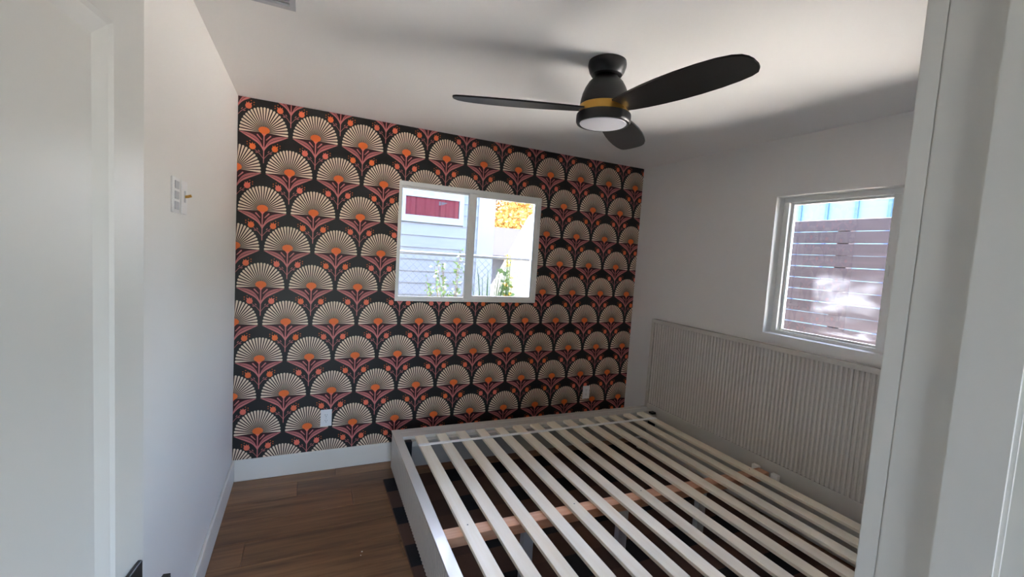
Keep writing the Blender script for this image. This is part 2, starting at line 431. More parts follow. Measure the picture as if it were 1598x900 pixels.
bmesh.ops.bevel(bm, geom=bm.edges[:], offset=0.003, segments=2, affect='EDGES')
obj('hall_casing', bm, M['trim'], jb)
bm = box_bm(JX-0.0012, JX+.001, YF-.032, YF-.008, 0.915, 0.985, bev=0.0004)
obj('strike_plate', bm, M['black'], jb)

DOOR_A, DW, DH, DT = R(8.0), 0.76, 2.03, 0.035
door = thing('door_1', loc=(-0.358, YF+0.008, 0.008), rotz=R(90)-DOOR_A, kind='structure')
door['label'] = 'white single panel door standing open along the left wall'
bm = bmesh.new()
st, tr, br = 0.088, 0.158, 0.24                                # stile, top rail, bottom rail
bev_w, rec = 0.030, 0.012
def ring(bm, y_out, y_in, sgn):
    o_ = [(0, 0), (DW, 0), (DW, DH), (0, DH)]
    i_ = [(st, br), (DW-st, br), (DW-st, DH-tr), (st, DH-tr)]
    p_ = [(st+bev_w, br+bev_w), (DW-st-bev_w, br+bev_w), (DW-st-bev_w, DH-tr-bev_w), (st+bev_w, DH-tr-bev_w)]
    s_ = [(st+.006, br+.006), (DW-st-.006, br+.006), (DW-st-.006, DH-tr-.006), (st+.006, DH-tr-.006)]
    V = lambda L, yy: [bm.verts.new((a, yy, b)) for a, b in L]
    vo, vi, vq, vp = V(o_, y_out), V(i_, y_out), V(s_, y_out+sgn*0.004), V(p_, y_in)
    for A, B in ((vo, vi), (vi, vq), (vq, vp)):
        for k in range(4): bm.faces.new((A[k], A[(k+1) % 4], B[(k+1) % 4], B[k]))
    bm.faces.new(vp); return vo
va = ring(bm, 0, rec, 1); vb = ring(bm, DT, DT-rec, -1)
for k in range(4): bm.faces.new((va[k], va[(k+1) % 4], vb[(k+1) % 4], vb[k]))
obj('door_leaf', bm, M['door'], door)
bm = box_bm(DW-0.084, DW-0.019, -0.0075, -0.0002, 0.931, 0.996, bev=0.0015)
rose = tag(obj('door_handle', bm, M['black'], door), 'black square lever handle plate')
bm = bmesh.new(); lathe(bm, [(0.011, -0.047), (0.011, -0.0075)], 20)
bmesh.ops.rotate(bm, verts=bm.verts[:], cent=(0, 0, 0), matrix=Matrix.Rotation(R(-90), 3, 'X'))
bmesh.ops.translate(bm, verts=bm.verts[:], vec=(DW-0.051, 0, 0.9635))
for v in bm.verts: v.co.y = -abs(v.co.y)
b2 = bx(bm, DW-0.17, DW-0.037, -0.056, -0.045, 0.951, 0.976)
obj('lever', bm, M['black'], rose)
bm = box_bm(DW-0.0005, DW+0.0012, 0.006, 0.029, 0.90, 1.01, bev=0.0003)
obj('latch_plate', bm, M['black'], door)
for hz in (0.2, 1.0, 1.8):
    bm = bmesh.new(); lathe(bm, [(0.006, hz-.045), (0.006, hz+.045)], 12, cx=-0.004, cy=-0.006)
    obj('hinge', bm, M['black'], door)

# ------------------------------------------------------------------ windows
def window(name, loc, rotz, w, h, recess, left_border, label):
    """local: x to the right seen from inside, y outwards, z up; origin at lower left corner of the opening, wall face y=0"""
    t = thing(name, loc=loc, rotz=rotz, kind='structure'); t['label'] = label
    d0, d1 = recess, recess+0.062
    bm = bmesh.new(); lb, tb, bb = left_border, 0.032, 0.018; rb = 0.022
    bx(bm, 0, w, d0, d1, 0, bb); bx(bm, 0, w, d0, d1, h-tb, h); bx(bm, 0, lb, d0, d1, bb, h-tb); bx(bm, w-rb, w, d0, d1, bb, h-tb)
    bmesh.ops.bevel(bm, geom=bm.edges[:], offset=0.0015, segments=1, affect='EDGES')
    obj('frame', bm, M['vinyl'], t)
    # fixed pane on the left, further out
    bm = bmesh.new(); xm = w*0.487
    e = 0.012; y0, y1 = d0+0.036, d0+0.058
    bx(bm, lb, xm+.03, y0, y1, bb, bb+e); bx(bm, lb, xm+.03, y0, y1, h-tb-e, h-tb); bx(bm, lb, lb+e, y0, y1, bb+e, h-tb-e); bx(bm, xm-.004, xm+.03, y0, y1, bb+e, h-tb-e)
    fs = obj('fixed_sash', bm, M['vinyl'], t)
    obj('pane', box_bm(lb+e-.003, xm, d0+0.045, d0+0.049, bb+e-.003, h-tb-e+.003), M['glass'], fs)
    # sliding sash on the right, nearer the room
    bm = bmesh.new(); y0, y1 = d0+0.006, d0+0.033; x0, x1, z0, z1 = xm-0.030, w-rb+0.004, bb-.004, h-tb+.006
    gx0, gx1, gz0, gz1 = xm+0.032, w-0.046, 0.046, h-0.052
    bx(bm, x0, gx0, y0, y1, z0, z1); bx(bm, gx1, x1, y0, y1, z0, z1); bx(bm, gx0, gx1, y0, y1, z0, gz0); bx(bm, gx0, gx1, y0, y1, gz1, z1)
    bmesh.ops.bevel(bm, geom=bm.edges[:], offset=0.0018, segments=2, affect='EDGES')
    ss = obj('sliding_sash', bm, M['vinyl'], t)
    obj('pane', box_bm(gx0-.003, gx1+.003, y0+.012, y0+.016, gz0-.003, gz1+.003), M['glass'], ss)
    bm = box_bm(x0+0.006, x0+0.022, y0-0.010, y0, h*0.5-0.03, h*0.5+0.03, bev=0.003)
    obj('latch', bm, M['vinyl'], ss)
    return t
win1 = window('window_1', (BW['x0'], YB, BW['z0']), 0, BW['x1']-BW['x0'], BW['z1']-BW['z0'], 0.004, 0.020, 'white sliding window set in the flowered wallpaper')
win2 = window('window_2', (XR, SW['y1'], SW['z0']), R(-90), SW['y1']-SW['y0'], SW['z1']-SW['z0'], 0.078, 0.036, 'white sliding window above the headboard, half behind the jamb')
# thin wavy sheet with whitish translucent streaks outside the fixed pane above the bed
def streak_mat():
    mt = bpy.data.materials.new('whitish_streaks'); mt.use_nodes = True; nt = mt.node_tree; nt.nodes.clear(); nn = nt.nodes.new
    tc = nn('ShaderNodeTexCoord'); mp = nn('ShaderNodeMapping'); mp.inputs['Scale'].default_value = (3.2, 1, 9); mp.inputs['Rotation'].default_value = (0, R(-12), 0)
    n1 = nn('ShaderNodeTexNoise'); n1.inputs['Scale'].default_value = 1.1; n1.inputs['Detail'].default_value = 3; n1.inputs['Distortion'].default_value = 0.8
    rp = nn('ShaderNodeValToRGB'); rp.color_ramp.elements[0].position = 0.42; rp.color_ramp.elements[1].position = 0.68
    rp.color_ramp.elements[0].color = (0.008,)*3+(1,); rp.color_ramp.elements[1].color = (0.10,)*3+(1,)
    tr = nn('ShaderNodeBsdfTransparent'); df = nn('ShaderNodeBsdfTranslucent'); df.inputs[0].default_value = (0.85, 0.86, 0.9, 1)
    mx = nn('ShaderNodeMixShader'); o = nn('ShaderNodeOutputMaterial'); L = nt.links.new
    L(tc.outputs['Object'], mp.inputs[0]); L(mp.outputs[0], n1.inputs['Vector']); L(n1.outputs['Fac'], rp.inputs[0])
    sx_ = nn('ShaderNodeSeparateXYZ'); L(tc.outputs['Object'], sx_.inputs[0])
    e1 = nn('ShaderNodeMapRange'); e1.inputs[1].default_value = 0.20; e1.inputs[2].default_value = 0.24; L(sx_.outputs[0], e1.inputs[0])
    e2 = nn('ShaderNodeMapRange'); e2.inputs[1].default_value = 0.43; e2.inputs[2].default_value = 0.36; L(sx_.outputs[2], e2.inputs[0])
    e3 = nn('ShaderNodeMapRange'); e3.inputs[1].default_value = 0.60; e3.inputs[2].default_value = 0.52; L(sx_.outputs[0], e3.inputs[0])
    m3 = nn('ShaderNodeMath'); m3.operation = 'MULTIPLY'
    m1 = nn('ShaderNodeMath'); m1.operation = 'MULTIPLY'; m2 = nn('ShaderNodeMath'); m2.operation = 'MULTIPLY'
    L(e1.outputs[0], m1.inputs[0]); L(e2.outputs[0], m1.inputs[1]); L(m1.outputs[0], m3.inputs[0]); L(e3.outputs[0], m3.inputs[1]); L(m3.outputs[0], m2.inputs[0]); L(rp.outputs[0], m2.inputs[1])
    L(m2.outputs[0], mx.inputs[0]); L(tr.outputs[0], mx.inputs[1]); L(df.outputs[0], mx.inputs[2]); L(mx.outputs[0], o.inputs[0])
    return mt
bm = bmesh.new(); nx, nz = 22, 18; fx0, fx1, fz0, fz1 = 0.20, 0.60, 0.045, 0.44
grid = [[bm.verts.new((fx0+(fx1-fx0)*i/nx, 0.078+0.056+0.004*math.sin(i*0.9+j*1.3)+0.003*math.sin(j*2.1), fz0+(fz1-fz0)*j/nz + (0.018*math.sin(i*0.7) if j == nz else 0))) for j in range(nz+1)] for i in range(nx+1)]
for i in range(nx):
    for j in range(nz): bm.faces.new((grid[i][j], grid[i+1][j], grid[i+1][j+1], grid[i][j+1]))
tag(obj('streaked_sheet', bm, streak_mat(), win2, smooth=True), 'wavy translucent sheet with whitish streaks on the lower pane')

# ------------------------------------------------------------------ bed frame (local: origin at far corner of the headboard front, -x towards the foot, -y towards the camera)
BED_L, BED_W, BZ = 2.162, 2.33, 0.350
bed = thing('bed_frame', 'greige reeded bed frame with bare pine slats under the side window', 'bed', (2.712, 2.900, 0), R(-1.2))
def reeded(x0, x1, z0, z1, axis, c, depth, pitch, sgn):
    """half-round reeds along z, spread over axis x or y; c = back plane, reeds bulge by depth towards sgn"""
    bm = bmesh.new(); n = int(round((x1-x0)/pitch)); p = (x1-x0)/n; seg = 4
    prof = []
    for k in range(n):
        for s in range(seg):
            a = math.pi*s/seg
            prof.append((x0 + k*p + p*(0.5-0.46*math.cos(a)), c + sgn*depth*math.sin(a)))
        prof.append((x0+(k+0.96)*p, c))
    P = lambda a, b, z: bm.verts.new((a, b, z) if axis == 'x' else (b, a, z))
    lo = [P(a, b, z0) for a, b in prof]; hi = [P(a, b, z1) for a, b in prof]
    for i in range(len(prof)-1): bm.faces.new((lo[i], lo[i+1], hi[i+1], hi[i]))
    # solid back
    bl = [P(x0, c-sgn*0.008, z) for z in (z0, z1)]; br_ = [P(x1, c-sgn*0.008, z) for z in (z0, z1)]
    bm.faces.new((bl[0], br_[0], br_[1], bl[1])); bm.faces.new([bl[0]] + lo + [br_[0]]); bm.faces.new([bl[1]] + hi + [br_[1]])
    bm.faces.new((bl[0], lo[0], hi[0], bl[1])); bm.faces.new((br_[0], lo[-1], hi[-1], br_[1]))
    return bm
# headboard
hb = obj('headboard', box_bm(0.012, 0.044, -BED_W+.002, -0.002, 0.09, 1.108, bev=0.002), M['greige'], bed, rot=(0, 0, R(0.9)))
HZ = 0.385
obj('reeded_panel', reeded(-BED_W+.032, -0.032, HZ, 1.085, 'y', 0.0115, 0.0105, 0.0262, -1), M['greige'], hb, smooth=True)
bm = bmesh.new(); bx(bm, -0.006, 0.046, -BED_W, 0, 1.084, 1.113); bmesh.ops.bevel(bm, geom=bm.edges[:], offset=0.003, segments=2, affect='EDGES'); obj('top_rail', bm, M['greige'], hb)
for ya in (-0.031, -BED_W):
    obj('stile', box_bm(-0.003, 0.045, ya, ya+0.031, 0.0, 1.084, bev=0.003, seg=2), M['greige'], hb)
obj('bottom_rail', box_bm(-0.001, 0.012, -BED_W+.031, -0.031, 0.11, HZ, bev=0.002), M['greige'], hb)
# side rails
for nm, ya in (('side_rail', -0.052), ('side_rail', -BED_W)):
    obj(nm, box_bm(-BED_L+0.052, -0.006, ya, ya+0.052, 0.10, BZ, bev=0.003, seg=2), M['greige'], bed)
# foot board with reeded front
fb = obj('foot_rail', box_bm(-BED_L+.010, -BED_L+.052, -BED_W, 0, 0.10, BZ, bev=0.003, seg=2), M['greige'], bed)
obj('reeded_panel', reeded(-BED_W+.004, -0.004, 0.103, BZ-0.012, 'y', -BED_L+.010, 0.0075, 0.0262, -1), M['greige'], fb, smooth=True)
obj('cap', box_bm(-BED_L, -BED_L+.053, -BED_W, 0, BZ-.012, BZ+.001, bev=0.0025, seg=2), M['greige'], fb)
# flush inner ledges beside the slat ends and the lower ledgers that carry the slats
for ya, yb in ((-0.122, -0.0525), (-BED_W+.0525, -BED_W+.122)):
    obj('inner_ledge', box_bm(-BED_L+.0525, -0.010, ya, yb, 0.300, BZ-.002, bev=0.002), M['greige'], bed)
for ya, yb in ((-0.165, -0.1225), (-BED_W+.1225, -BED_W+.165)):
    obj('ledger', box_bm(-BED_L+.0525, -0.012, ya, yb, 0.292, 0.3305, bev=0.002), M['greige'], bed)
# slats
NS, S0, S1, SWD = 14, -2.029, -0.189, 0.067
slat_me = None
for k in range(NS):
    x = S0 + (S1-S0)*k/(NS-1)
    if slat_me is None:
        s = obj('slat', box_bm(0, SWD, -BED_W+.128, -0.128, 0.331, 0.348, bev=0.0015), M['pine'], bed); slat_me = s.data
    else:
        s = obj('slat', slat_me, None, bed)
    s.location = (x, random.uniform(-.004, .004), 0); s.rotation_euler = (0, 0, R(random.uniform(-.15, .15)))
for ya in (-0.290, -BED_W+.262):
    obj('webbing_strap', box_bm(S0-.004, S1+SWD+.004, ya, ya+0.030, 0.3482, 0.3512), M['strap'], bed)
# centre beam with its legs and head bracket
BY = -1.158
obj('centre_beam', box_bm(-BED_L+.053, -0.030, BY-.036, BY+.036, 0.283, 0.3305, bev=0.002), M['beam'], bed)
for lx in (-1.690, -1.125, -0.560):
    obj('beam_leg', box_bm(lx-.028, lx+.028, BY-.018, BY+.018, 0.018, 0.2825, bev=0.002), M['grey_plastic'], bed)
for k in (0, 4, 7, 13):
    bm = bmesh.new(); lathe(bm, [(0.0035, 0.347), (0.0035, 0.3486)], 10); obj('nail', bm, M['nail'], bed, loc=(S0+(S1-S0)*k/(NS-1)+.036, BY+.010, 0))
for dy in (-0.066, 0.066):
    obj('head_bracket', box_bm(-0.030, -0.002, BY+dy-.022, BY+dy+.022, 0.285, 0.332, bev=0.002), M['strap'], bed)
for lx in (-BED_L+.075, -0.10):
    for ly in (-0.10, -BED_W+.10):
        obj('leg', box_bm(lx-.022, lx+.022, ly-.022, ly+.022, 0.018, 0.1005, bev=0.002), M['greige'], bed)
for lx, ly in ((-0.062, -0.164), (-BED_L+.056, -0.208)):
    obj('corner_bracket_gap', box_bm(lx, lx+.045, ly, ly+.040, 0.22, 0.346, bev=0.002), M['black'], bed)  # head one is a bracket, foot one blacks in the corner gap

# ------------------------------------------------------------------ rug under the bed (woven check)
def rug_mat():
    mt, nt, bs = mat_new('woven_check_rug'); S.nt = nt
    gn = nt.nodes.new('ShaderNodeNewGeometry'); sp = nt.nodes.new('ShaderNodeSeparateXYZ'); nt.links.new(gn.outputs['Position'], sp.inputs[0])
    fx = S.op('FRACT', (S(sp.outputs[0])-0.51)/0.363); fy = S.op('FRACT', (2.940-S(sp.outputs[1]))/0.363)
    a = above(0.47, fx); b = above(0.47, fy)
    base = nt.nodes.new('ShaderNodeRGB'); base.outputs[0].default_value = srgb(100, 70, 54); col = S(base.outputs[0])
    col = cmix(col, srgb(84, 59, 47), smax(a, b)); col = cmix(col, srgb(20, 17, 18), a*b)
    nz = nt.nodes.new('ShaderNodeTexNoise'); nz.inputs['Scale'].default_value = 160
    nt.links.new(gn.outputs['Position'], nz.inputs['Vector'])
    bp = nt.nodes.new('ShaderNodeBump'); bp.inputs['Strength'].default_value = 0.5; bp.inputs['Distance'].default_value = 0.003
    nt.links.new(nz.outputs['Fac'], bp.inputs['Height']); nt.links.new(bp.outputs[0], bs.inputs['Normal'])
    nt.links.new(col.v, bs.inputs['Base Color']); bs.inputs['Roughness'].default_value = 0.95
    return mt
tag(obj('area_rug', box_bm(0.508, 2.62, 0.62, 2.940, 0.0005, 0.0165, bev=0.004), rug_mat()), 'dark black and brown checked rug lying under the bed', 'rug')

# ------------------------------------------------------------------ ceiling fan
FX, FY = 1.160, 1.646
fan = thing('ceiling_fan', 'black three blade ceiling fan with brass band and round light', 'ceiling fan', (FX, FY, 0), R(38.7))
bm = bmesh.new(); lathe(bm, [(0.080, H-.0005), (0.082, H-.012), (0.082, H-.022), (0.074, H-.046), (0.066, H-.058), (0.05, H-.062)], 48); obj('canopy', bm, M['black'], fan, smooth=True)
bm = bmesh.new(); lathe(bm, [(0.046, 2.386), (0.050, 2.372), (0.060, 2.364), (0.074, 2.350), (0.087, 2.328), (0.098, 2.300), (0.104, 2.272), (0.106, 2.252), (0.1045, 2.251), (0.1045, 2.205)], 56); obj('motor_housing', bm, M['black'], fan, smooth=True)
bm = bmesh.new(); lathe(bm, [(0.1055, 2.2515), (0.1075, 2.2500), (0.1075, 2.2175), (0.1055, 2.216)], 64); obj('brass_band', bm, M['brass'], fan, smooth=True)
bm = bmesh.new(); lathe(bm, [(0.100, 2.2155), (0.116, 2.2145), (0.1175, 2.209), (0.1175, 2.184), (0.113, 2.1755), (0.105, 2.174), (0.102, 2.177)], 56); obj('light_ring', bm, M['black'], fan, smooth=True)
bm = bmesh.new(); lathe(bm, [(0.1015, 2.1775), (0.098, 2.1735), (0.07, 2.171), (0.03, 2.1695)], 56); obj('light_lens', bm, M['lens'], fan, smooth=True)
def blade_bm(sgn=1):
    # outline: u along the blade, half chord lower/upper; twisted by its pitch
    st_ = [(0.090, .050, .046), (0.13, .060, .056), (0.19, .071, .066), (0.26, .081, .074), (0.34, .088, .080), (0.42, .090, .082), (0.50, .087, .080), (0.57, .079, .074), (0.615, .066, .066), (0.640, .050, .056), (0.652, .030, .040), (0.657, .010, .022)]
    bm = bmesh.new(); pit = R(10)*sgn; th = 0.0035; rows = []
    for u, a, b in st_:
        rr = []
        for s in (-a, -a*.5, 0, b*.5, b):
            cz = s*math.sin(pit) + 0.004*(1-(s/0.09)**2)
            rr.append((u, s*math.cos(pit), cz))
        rows.append(rr)
    top = [[bm.verts.new((p[0], p[1], 2.232+p[2]+th)) for p in r_] for r_ in rows]
    bot = [[bm.verts.new((p[0], p[1], 2.232+p[2]-th)) for p in r_] for r_ in rows]
    n, mcols = len(rows), 5
    for i in range(n-1):
        for j in range(mcols-1):
            bm.faces.new((top[i][j], top[i+1][j], top[i+1][j+1], top[i][j+1])); bm.faces.new((bot[i][j], bot[i][j+1], bot[i+1][j+1], bot[i+1][j]))
    edge = lambda i, j, k, l: bm.faces.new((top[i][j], top[k][l], bot[k][l], bot[i][j]))
    for i in range(n-1): edge(i, 0, i+1, 0); edge(i+1, mcols-1, i, mcols-1)
    for j in range(mcols-1): edge(0, j+1, 0, j); edge(n-1, j, n-1, j+1)
    return bm
bl0 = obj('blade', blade_bm(-1), M['blade'], fan, smooth=True)
for a in (120, 240): obj('blade', bl0.data, None, fan, rot=(0, 0, R(a)))

# ------------------------------------------------------------------ outlets, switches, vent
def outlet(loc, label):
    t = thing('wall_outlet', label, 'outlet', loc, group='wall outlets')
    obj('plate', box_bm(-0.036, 0.036, -0.006, -0.0015, -0.059, 0.059, bev=0.002, seg=2), M['white'], t)
    for dz in (-0.020, 0.020):
        s = obj('socket', box_bm(-0.0165, 0.0165, -0.0078, -0.0058, dz-.0145, dz+.0145, bev=0.0008), M['white'], t)
        bm = bmesh.new(); bx(bm, -0.0075, -0.0055, -0.0081, -0.0077, dz-.002, dz+.008); bx(bm, 0.0055, 0.0075, -0.0081, -0.0077, dz-.001, dz+.007); bx(bm, -.002, .002, -.0081, -.0077, dz-.010, dz-.006)
        obj('slots', bm, M['dark'], s)
    bm = bmesh.new(); bx(bm, -.0025, .0025, -.0066, -.0058, -.0025, .0025); obj('screw', bm, M['grey_plastic'], t)
outlet((0.153, YB, 0.372), 'white duplex outlet low on the wallpaper left of the bed')
outlet((2.318, YB, 0.393), 'white outlet on the wallpaper just above the far bed rail')
def wallplate(y, name, label, cat, w):
    t = thing(name, label, cat, (XL, y, 1.707), R(90))      # local -y faces the room (+x world)
    obj('plate', box_bm(-w/2, w/2, -0.0065, -0.0003, -0.058, 0.058, bev=0.002, seg=2), M['white'], t)
    return t
t = wallplate(1.820, 'fan_control', 'white fan control pad with three buttons on left wall', 'wall control', 0.088)
for dz in (-0.034, 0.0, 0.034): obj('button', box_bm(-0.024, 0.024, -0.0095, -0.006, dz-.013, dz+.013, bev=0.0012), M['grey_plastic'], t)
t = wallplate(1.931, 'light_switch', 'white light switch plate with a brass toggle on left wall', 'light switch', 0.072)
bm = bmesh.new(); tube(bm, [(0, -0.006, 0.004), (0, -0.016, 0.006), (0, -0.026, 0.010)], 0.005, 12); obj('toggle', bm, M['brass'], t, smooth=True)
bm = bmesh.new(); bx(bm, -.010, .010, -.0078, -.006, -.016, .024); obj('toggle_slot', bm, M['grey_plastic'], t)
# ceiling register
v = thing('ceiling_vent', 'white metal air register on the ceiling near left wall', 'vent', (-0.135, 1.747, H))
bm = bmesh.new()
for (a, b_, c_, d_) in ((-.075, .075, -.175, -.150), (-.075, .075, .150, .175), (-.075, -.055, -.150, .150), (.055, .075, -.150, .150)): bx(bm, a, b_, c_, d_, -0.009, -0.0004)
obj('vent_frame', bm, M['grey_plastic'], v)
lm = None
for k in range(13):
    yy = -0.138 + k*0.023
    if lm is None:
        bm = bmesh.new(); bx(bm, -.055, .055, -.0085, .0085, -.0012, .0012); l_ = obj('louvre', bm, M['grey_plastic'], v); lm = l_.data
    else: l_ = obj('louvre', lm, None, v)
    l_.location = (0, yy, -0.006); l_.rotation_euler = (R(30), 0, 0)
# crumbs of plaster on the floor boards
for k, (cx_, cy_, r_) in enumerate(((0.301, 2.262, 0.0045), (0.292, 2.236, 0.003))):
    bm = bmesh.new(); bmesh.ops.create_icosphere(bm, subdivisions=1, radius=r_)
    for vv in bm.verts: vv.co.z *= 0.6; vv.co.x *= random.uniform(.7, 1.3)
    tag(obj('plaster_crumb', bm, M['white'], loc=(cx_, cy_, r_*0.5)), ('larger' if k == 0 else 'smaller') + ' white plaster crumb on the floor boards beside the bed', 'crumb', 'plaster crumbs on the floor')

# ------------------------------------------------------------------ outside
GZ = -0.30; NYS = 5.88
def ground_mat():
    mt = plain('pale_concrete', srgb(222, 216, 206), 0.9, var=0.06, scale=1.5, bump=0.3, bscale=60); return mt
tag(obj('ground', box_bm(-14, 26, -10, 40, GZ-0.2, GZ), ground_mat()), kind='structure')
M['bounce_cut'] = plain('bounce_cut_ground', srgb(74, 60, 50), 0.95, var=0.2, scale=12, bump=0.6, bscale=50)  # dark ground added out of view to cut bounce onto the siding
M['rear_dim'] = plain('rear_ground_dim', srgb(104, 102, 100), 0.95, var=0.2, scale=6, bump=0.5, bscale=80)  # unseen rear ground added dull, to dim the light entering the hall
M['clad'] = plain('bounce_cut_cladding', srgb(84, 84, 82), 0.7, var=0.03)  # unseen outer skin added dark, to cut bounce onto fence and siding
tag(obj('ground_bounce_cut', (lambda bm: (bx(bm, -6, 4.3, 4.40, NYS, GZ, GZ+.012), bx(bm, 4.41, 12, 1.6, 6.0, GZ, GZ+.012), bm)[2])(bmesh.new()), M['bounce_cut']), kind='structure')
tag(obj('ground_rear_dim', box_bm(-9, 2.9, -9, -1.75, GZ, GZ+.012), M['rear_dim']), kind='structure')
tag(obj('wall_right_bounce_cut', wall_with_hole('y', YF-.12, YB+WT+.012, XR+WT, XR+WT+.012, SW['y0']-.04, SW['y1']+.04, SW['z0']-.04, SW['z1']+.04, GZ, 2.6), M['clad']), kind='structure')
tag(obj('wall_back_bounce_cut', wall_with_hole('x', XL-WT, XR+WT, YB+WT, YB+WT+.012, BW['x0']-.04, BW['x1']+.04, BW['z0']-.04, BW['z1']+.04, GZ, 2.6), M['clad']), kind='structure')
M['siding'] = plain('pale_blue_siding', srgb(96, 102, 112), 0.6, var=0.015, rnd=0.02)
M['ntrim'] = plain('house_trim_white', srgb(108, 115, 124), 0.55, var=0.01)
M['curtain'] = plain('red_curtain', srgb(140, 54, 68), 0.85, var=0.10, scale=14)
M['roofing'] = plain('dark_roof_felt', srgb(40, 40, 47), 0.95, var=0.08, scale=8, spec=0.03)
# neighbour's house
NY, NX1 = 5.90, 2.42
house = thing('neighbour_house', 'pale blue clapboard house seen through the wallpapered wall\'s window', 'house', (0, NY, GZ))
obj('wall_core', box_bm(-4.0, NX1-.012, 0.02, 4.0, 0, 3.2), M['siding'], house)
sm = None; pitch = 0.158
NWX0, NWX1, NWZ0, NWZ1 = 1.105, 1.950, 1.940-GZ, 2.385-GZ
def board(x0, x1, z):
    bm = bmesh.new()
    vs_ = [bm.verts.new(p) for p in ((x0, -.012, z), (x1, -.012, z), (x1, .020, z), (x0, .020, z), (x0, .006, z+pitch+.008), (x1, .006, z+pitch+.008), (x1, .020, z+pitch+.008), (x0, .020, z+pitch+.008))]
    for q in ((3,2,1,0),(4,5,6,7),(0,1,5,4),(1,2,6,5),(2,3,7,6),(3,0,4,7)): bm.faces.new([vs_[i] for i in q])
    return obj('siding_board', bm, M['siding'], house)
zb = 0.978-GZ - pitch*8
while zb < 3.1:
    if zb+pitch > NWZ0+.02 and zb < NWZ1-.02:
        board(-4.0, NWX0-.001, zb); board(NWX1+.001, NX1-.25, zb)
    else: board(-4.0, NX1-.25, zb)
    zb += pitch
obj('corner_board', box_bm(NX1-.25, NX1, -.022, .02, 0, 3.2, bev=.003), M['ntrim'], house)
obj('house_roof', box_bm(-4.3, NX1+.3, -.38, 4.3, 3.2, 3.36), M['roofing'], house)
nw = obj('house_window', (lambda bm: ([bx(bm, *q) for q in ((NWX0, NWX0+.046, -.030, .0, NWZ0, NWZ1), (NWX1-.066, NWX1, -.030, .0, NWZ0, NWZ1), (NWX0+.046, NWX1-.066, -.030, .0, NWZ0, NWZ0+.09), (NWX0+.046, NWX1-.066, -.030, .0, NWZ1-.115, NWZ1))], bm)[1])(bmesh.new()), M['ntrim'], house)
obj('window_pane', box_bm(NWX0+.046, NWX1-.066, -.012, -.009, NWZ0+.09, NWZ1-.115), M['glass'], nw)
bm = bmesh.new(); n = 60; top = []; bot = []
for i in range(n+1):
    x = NWX0+.046+(NWX1-NWX0-.112)*i/n; yv = .006 + .006*math.sin(i*.75) + .003*math.sin(i*1.9)
    top.append(bm.verts.new((x, yv-.008, NWZ1-.10))); bot.append(bm.verts.new((x, yv-.008, NWZ0+.08)))
for i in range(n): bm.faces.new((bot[i], bot[i+1], top[i+1], top[i]))
tag(obj('curtain', bm, M['curtain'], nw, smooth=True), 'red curtain behind the pane')
# white hem clip showing between the curtain folds
bm = bmesh.new(); f_ = [bm.verts.new(p) for p in ((1.60, -.0085, NWZ1-.145), (1.72, -.0085, NWZ1-.155), (1.66, -.0085, NWZ1-.185), (1.60, -.0085, NWZ1-.200))]; bm.faces.new(f_)
r_ = bmesh.ops.extrude_face_region(bm, geom=bm.faces[:]); bmesh.ops.translate(bm, verts=[g for g in r_['geom'] if isinstance(g, bmesh.types.BMVert)], vec=(0, .002, 0))
obj('curtain_fold', bm, M['ntrim'], nw)
# chain link fence
M['galv'] = plain('galvanised_steel', srgb(74, 78, 84), 0.6, metal=0.2, var=0.05)
cf = thing('chain_link_fence', 'galvanised chain link fence between the two houses', 'fence', (0, 5.0, GZ))
bm = bmesh.new(); tube(bm, [(-1.6, 0, 1.84), (4.3, 0, 1.84)], 0.019, 10); obj('top_rail', bm, M['galv'], cf, smooth=True)
for px in (-1.5, 0.55, 2.62, 4.25):
    bm = bmesh.new(); tube(bm, [(px, 0.03, 0), (px, 0.03, 1.86)], 0.024, 10); obj('post', bm, M['galv'], cf, smooth=True)
bm = bmesh.new(); step = 0.062; hh = 1.80; x = -1.6 - hh
def wire(bm, a, b, r):
    a, b = Vector(a), Vector(b); d = (b-a).normalized(); p = d.orthogonal().normalized()*r; q = d.cross(p)
    va = [bm.verts.new(a+v_) for v_ in (p, q, -p, -q)]; vb_ = [bm.verts.new(b+v_) for v_ in (p, q, -p, -q)]
    for i in range(4): bm.faces.new((va[i], va[(i+1) % 4], vb_[(i+1) % 4], vb_[i]))
while x < 4.3:
    for s in (1, -1):
        # straight wires clipped to the panel, one family leaning each way
        xa, za, xb, zb_ = (x, .02, x+hh, .02+hh) if s == 1 else (x, .02+hh, x+hh, .02)
        if xa < -1.6: k = (-1.6-xa)/hh; za = za+(zb_-za)*k; xa = -1.6
        if xb > 4.3: k = (4.3-xa)/(xb-xa); zb_ = za+(zb_-za)*k; xb = 4.3
        if xb > xa: wire(bm, (xa, .003*s, za), (xb, .003*s, zb_), .0022)
    x += step*2**.5
tag(obj('wire_mesh', bm, M['galv'], cf), 'diamond wire mesh', kind='stuff')
